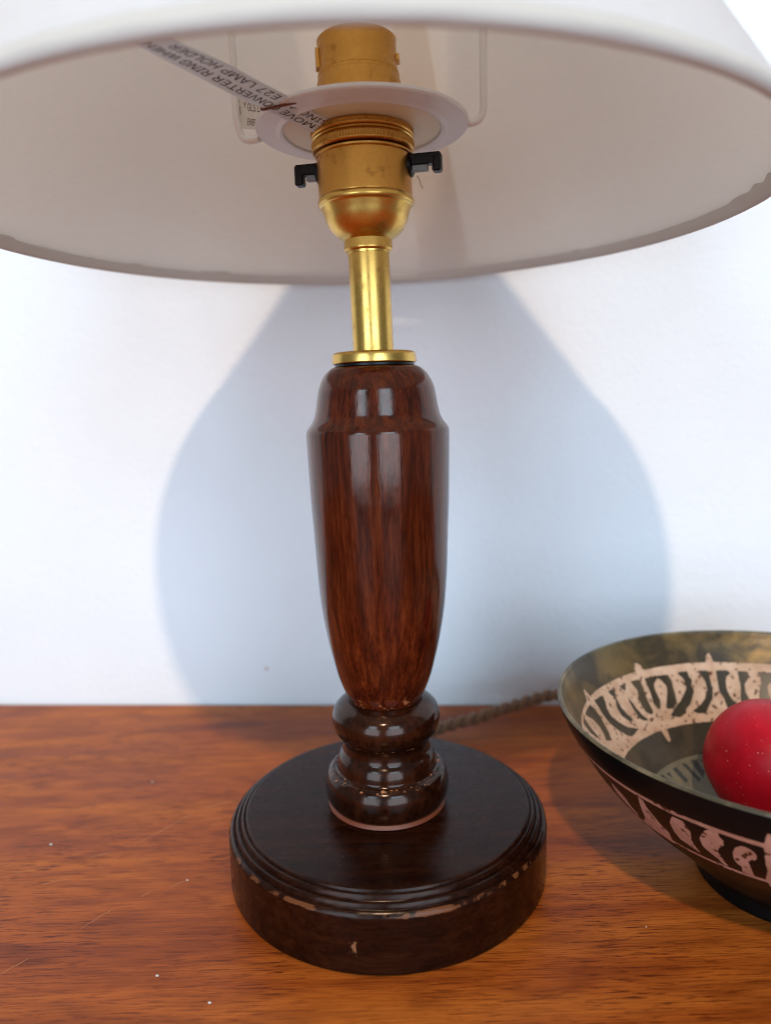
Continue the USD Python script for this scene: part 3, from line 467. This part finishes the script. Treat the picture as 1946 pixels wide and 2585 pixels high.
for nm, arr in (('claymask', sd), ('zone', zone), ('wellmask', np.clip(S_g, -5, 5))):
    UsdGeom.PrimvarsAPI(bm).CreatePrimvar(nm, Sdf.ValueTypeNames.FloatArray, 'vertex').Set(Vt.FloatArray.FromNumpy(np.asarray(arr, np.float32)))

# ------------------------------------------------------------------ apple
t = np.linspace(0, math.pi, 70); R0 = .0270
ar = R0*1.02*np.sin(t)*(1+.05*np.cos(t)); az = R0*.95*np.cos(t)-R0*.26*np.exp(-(t/.30)**2)+R0*.16*np.exp(-((math.pi-t)/.26)**2)
apple_m = lathe(np.c_[ar, az][::-1], 120, lambda th, z: 1+.012*np.cos(5*th+.5)*(.4+.6*np.abs(z)/R0))
AR = trimesh.transformations.rotation_matrix(math.radians(58), [.25, 1, 0]); AR[:3, 3] = (.1585, -.0055, .0388)
M_apple = mat('red_apple_skin', {'tc': POS, 'n': ('noise_texture', dict(scale=55., detail=4., roughness=.6)), 'v': ('voronoi_texture', dict(scale=430.)), 'vn': ('noise_texture', dict(scale=130., detail=1.)),
    'r': ('rgb_ramp', dict(ramp=[(.3, (.31, .0020, .009)), (.7, (.50, .0055, .019))])), 'dr': ('map_range', dict(from_min=.10, from_max=.17, to_min=1., to_max=0., clamp=True)), 'k': ('map_range', dict(from_min=.40, from_max=.60, to_min=0., to_max=.42, clamp=True)), 'mm': ('math', dict(math_type='multiply')),
    'x': ('mix_color', dict(b=(.80, .30, .28))), 'b': ('bump', dict(strength=.06, distance=.0005)), 'p': ('principled_bsdf', dict(roughness=.40, specular_ior_level=.19, subsurface_weight=.05, subsurface_scale=.003))},
    [('tc.position', 'n.vector'), ('tc.position', 'v.vector'), ('tc.position', 'vn.vector'), ('n.fac', 'r.fac'), ('v.distance', 'dr.value'), ('vn.fac', 'k.value'), ('dr.result', 'mm.value1'), ('k.result', 'mm.value2'), ('mm.value', 'x.fac'), ('r.color', 'x.a'), ('x.result', 'p.base_color'), ('n.fac', 'b.height'), ('b.normal', 'p.normal')])
apple = empty('apple'); tag(apple, 'shiny red apple with pale freckles lying in the patterned bowl', 'apple')
obj('apple_skin', xform(apple_m, AR), M_apple, apple, True)
sk = spline([(0, 0, R0*.70), (.0006, 0, R0*.86), (.0016, .0004, R0*1.02)], 6); obj('stalk', xform(tube(sk, .0008, 8), AR), plain('apple_stalk', (.06, .03, .012), .7), apple)

# ------------------------------------------------------------------ crumbs on the table
CR = [(-.1523, .0195, .00060, 'largest white crumb, at the far left of the tabletop'), (-.1227, .073, .0004, 'tiny white crumb on the tabletop nearest the wall'), (-.0834, -.0093, .0004, 'tiny white crumb at the end of a scratch left of the lamp base'),
      (-.0806, -.0608, .0005, 'small white crumb on the tabletop near the front left edge of the picture'), (-.0597, -.0733, .0005, 'small white crumb on the tabletop in front of the lamp base'), (.0938, -.0455, .0003, 'minute white crumb between the lamp base and the bowl')]
for i, (x, y, s, lb) in enumerate(CR):
    c = trimesh.creation.icosphere(2, s*.88); c.vertices *= 1+.25*(meshkit.fbm(c.vertices*1800+i*7, 2, i)[:, None]-.5)*2; c.apply_scale([1.25, .85, .7]); c.apply_translation([x, y, s*.62])
    tag(obj('crumb', c, M_crumb, None, True), lb, 'crumb', 'white crumbs scattered on the tabletop')
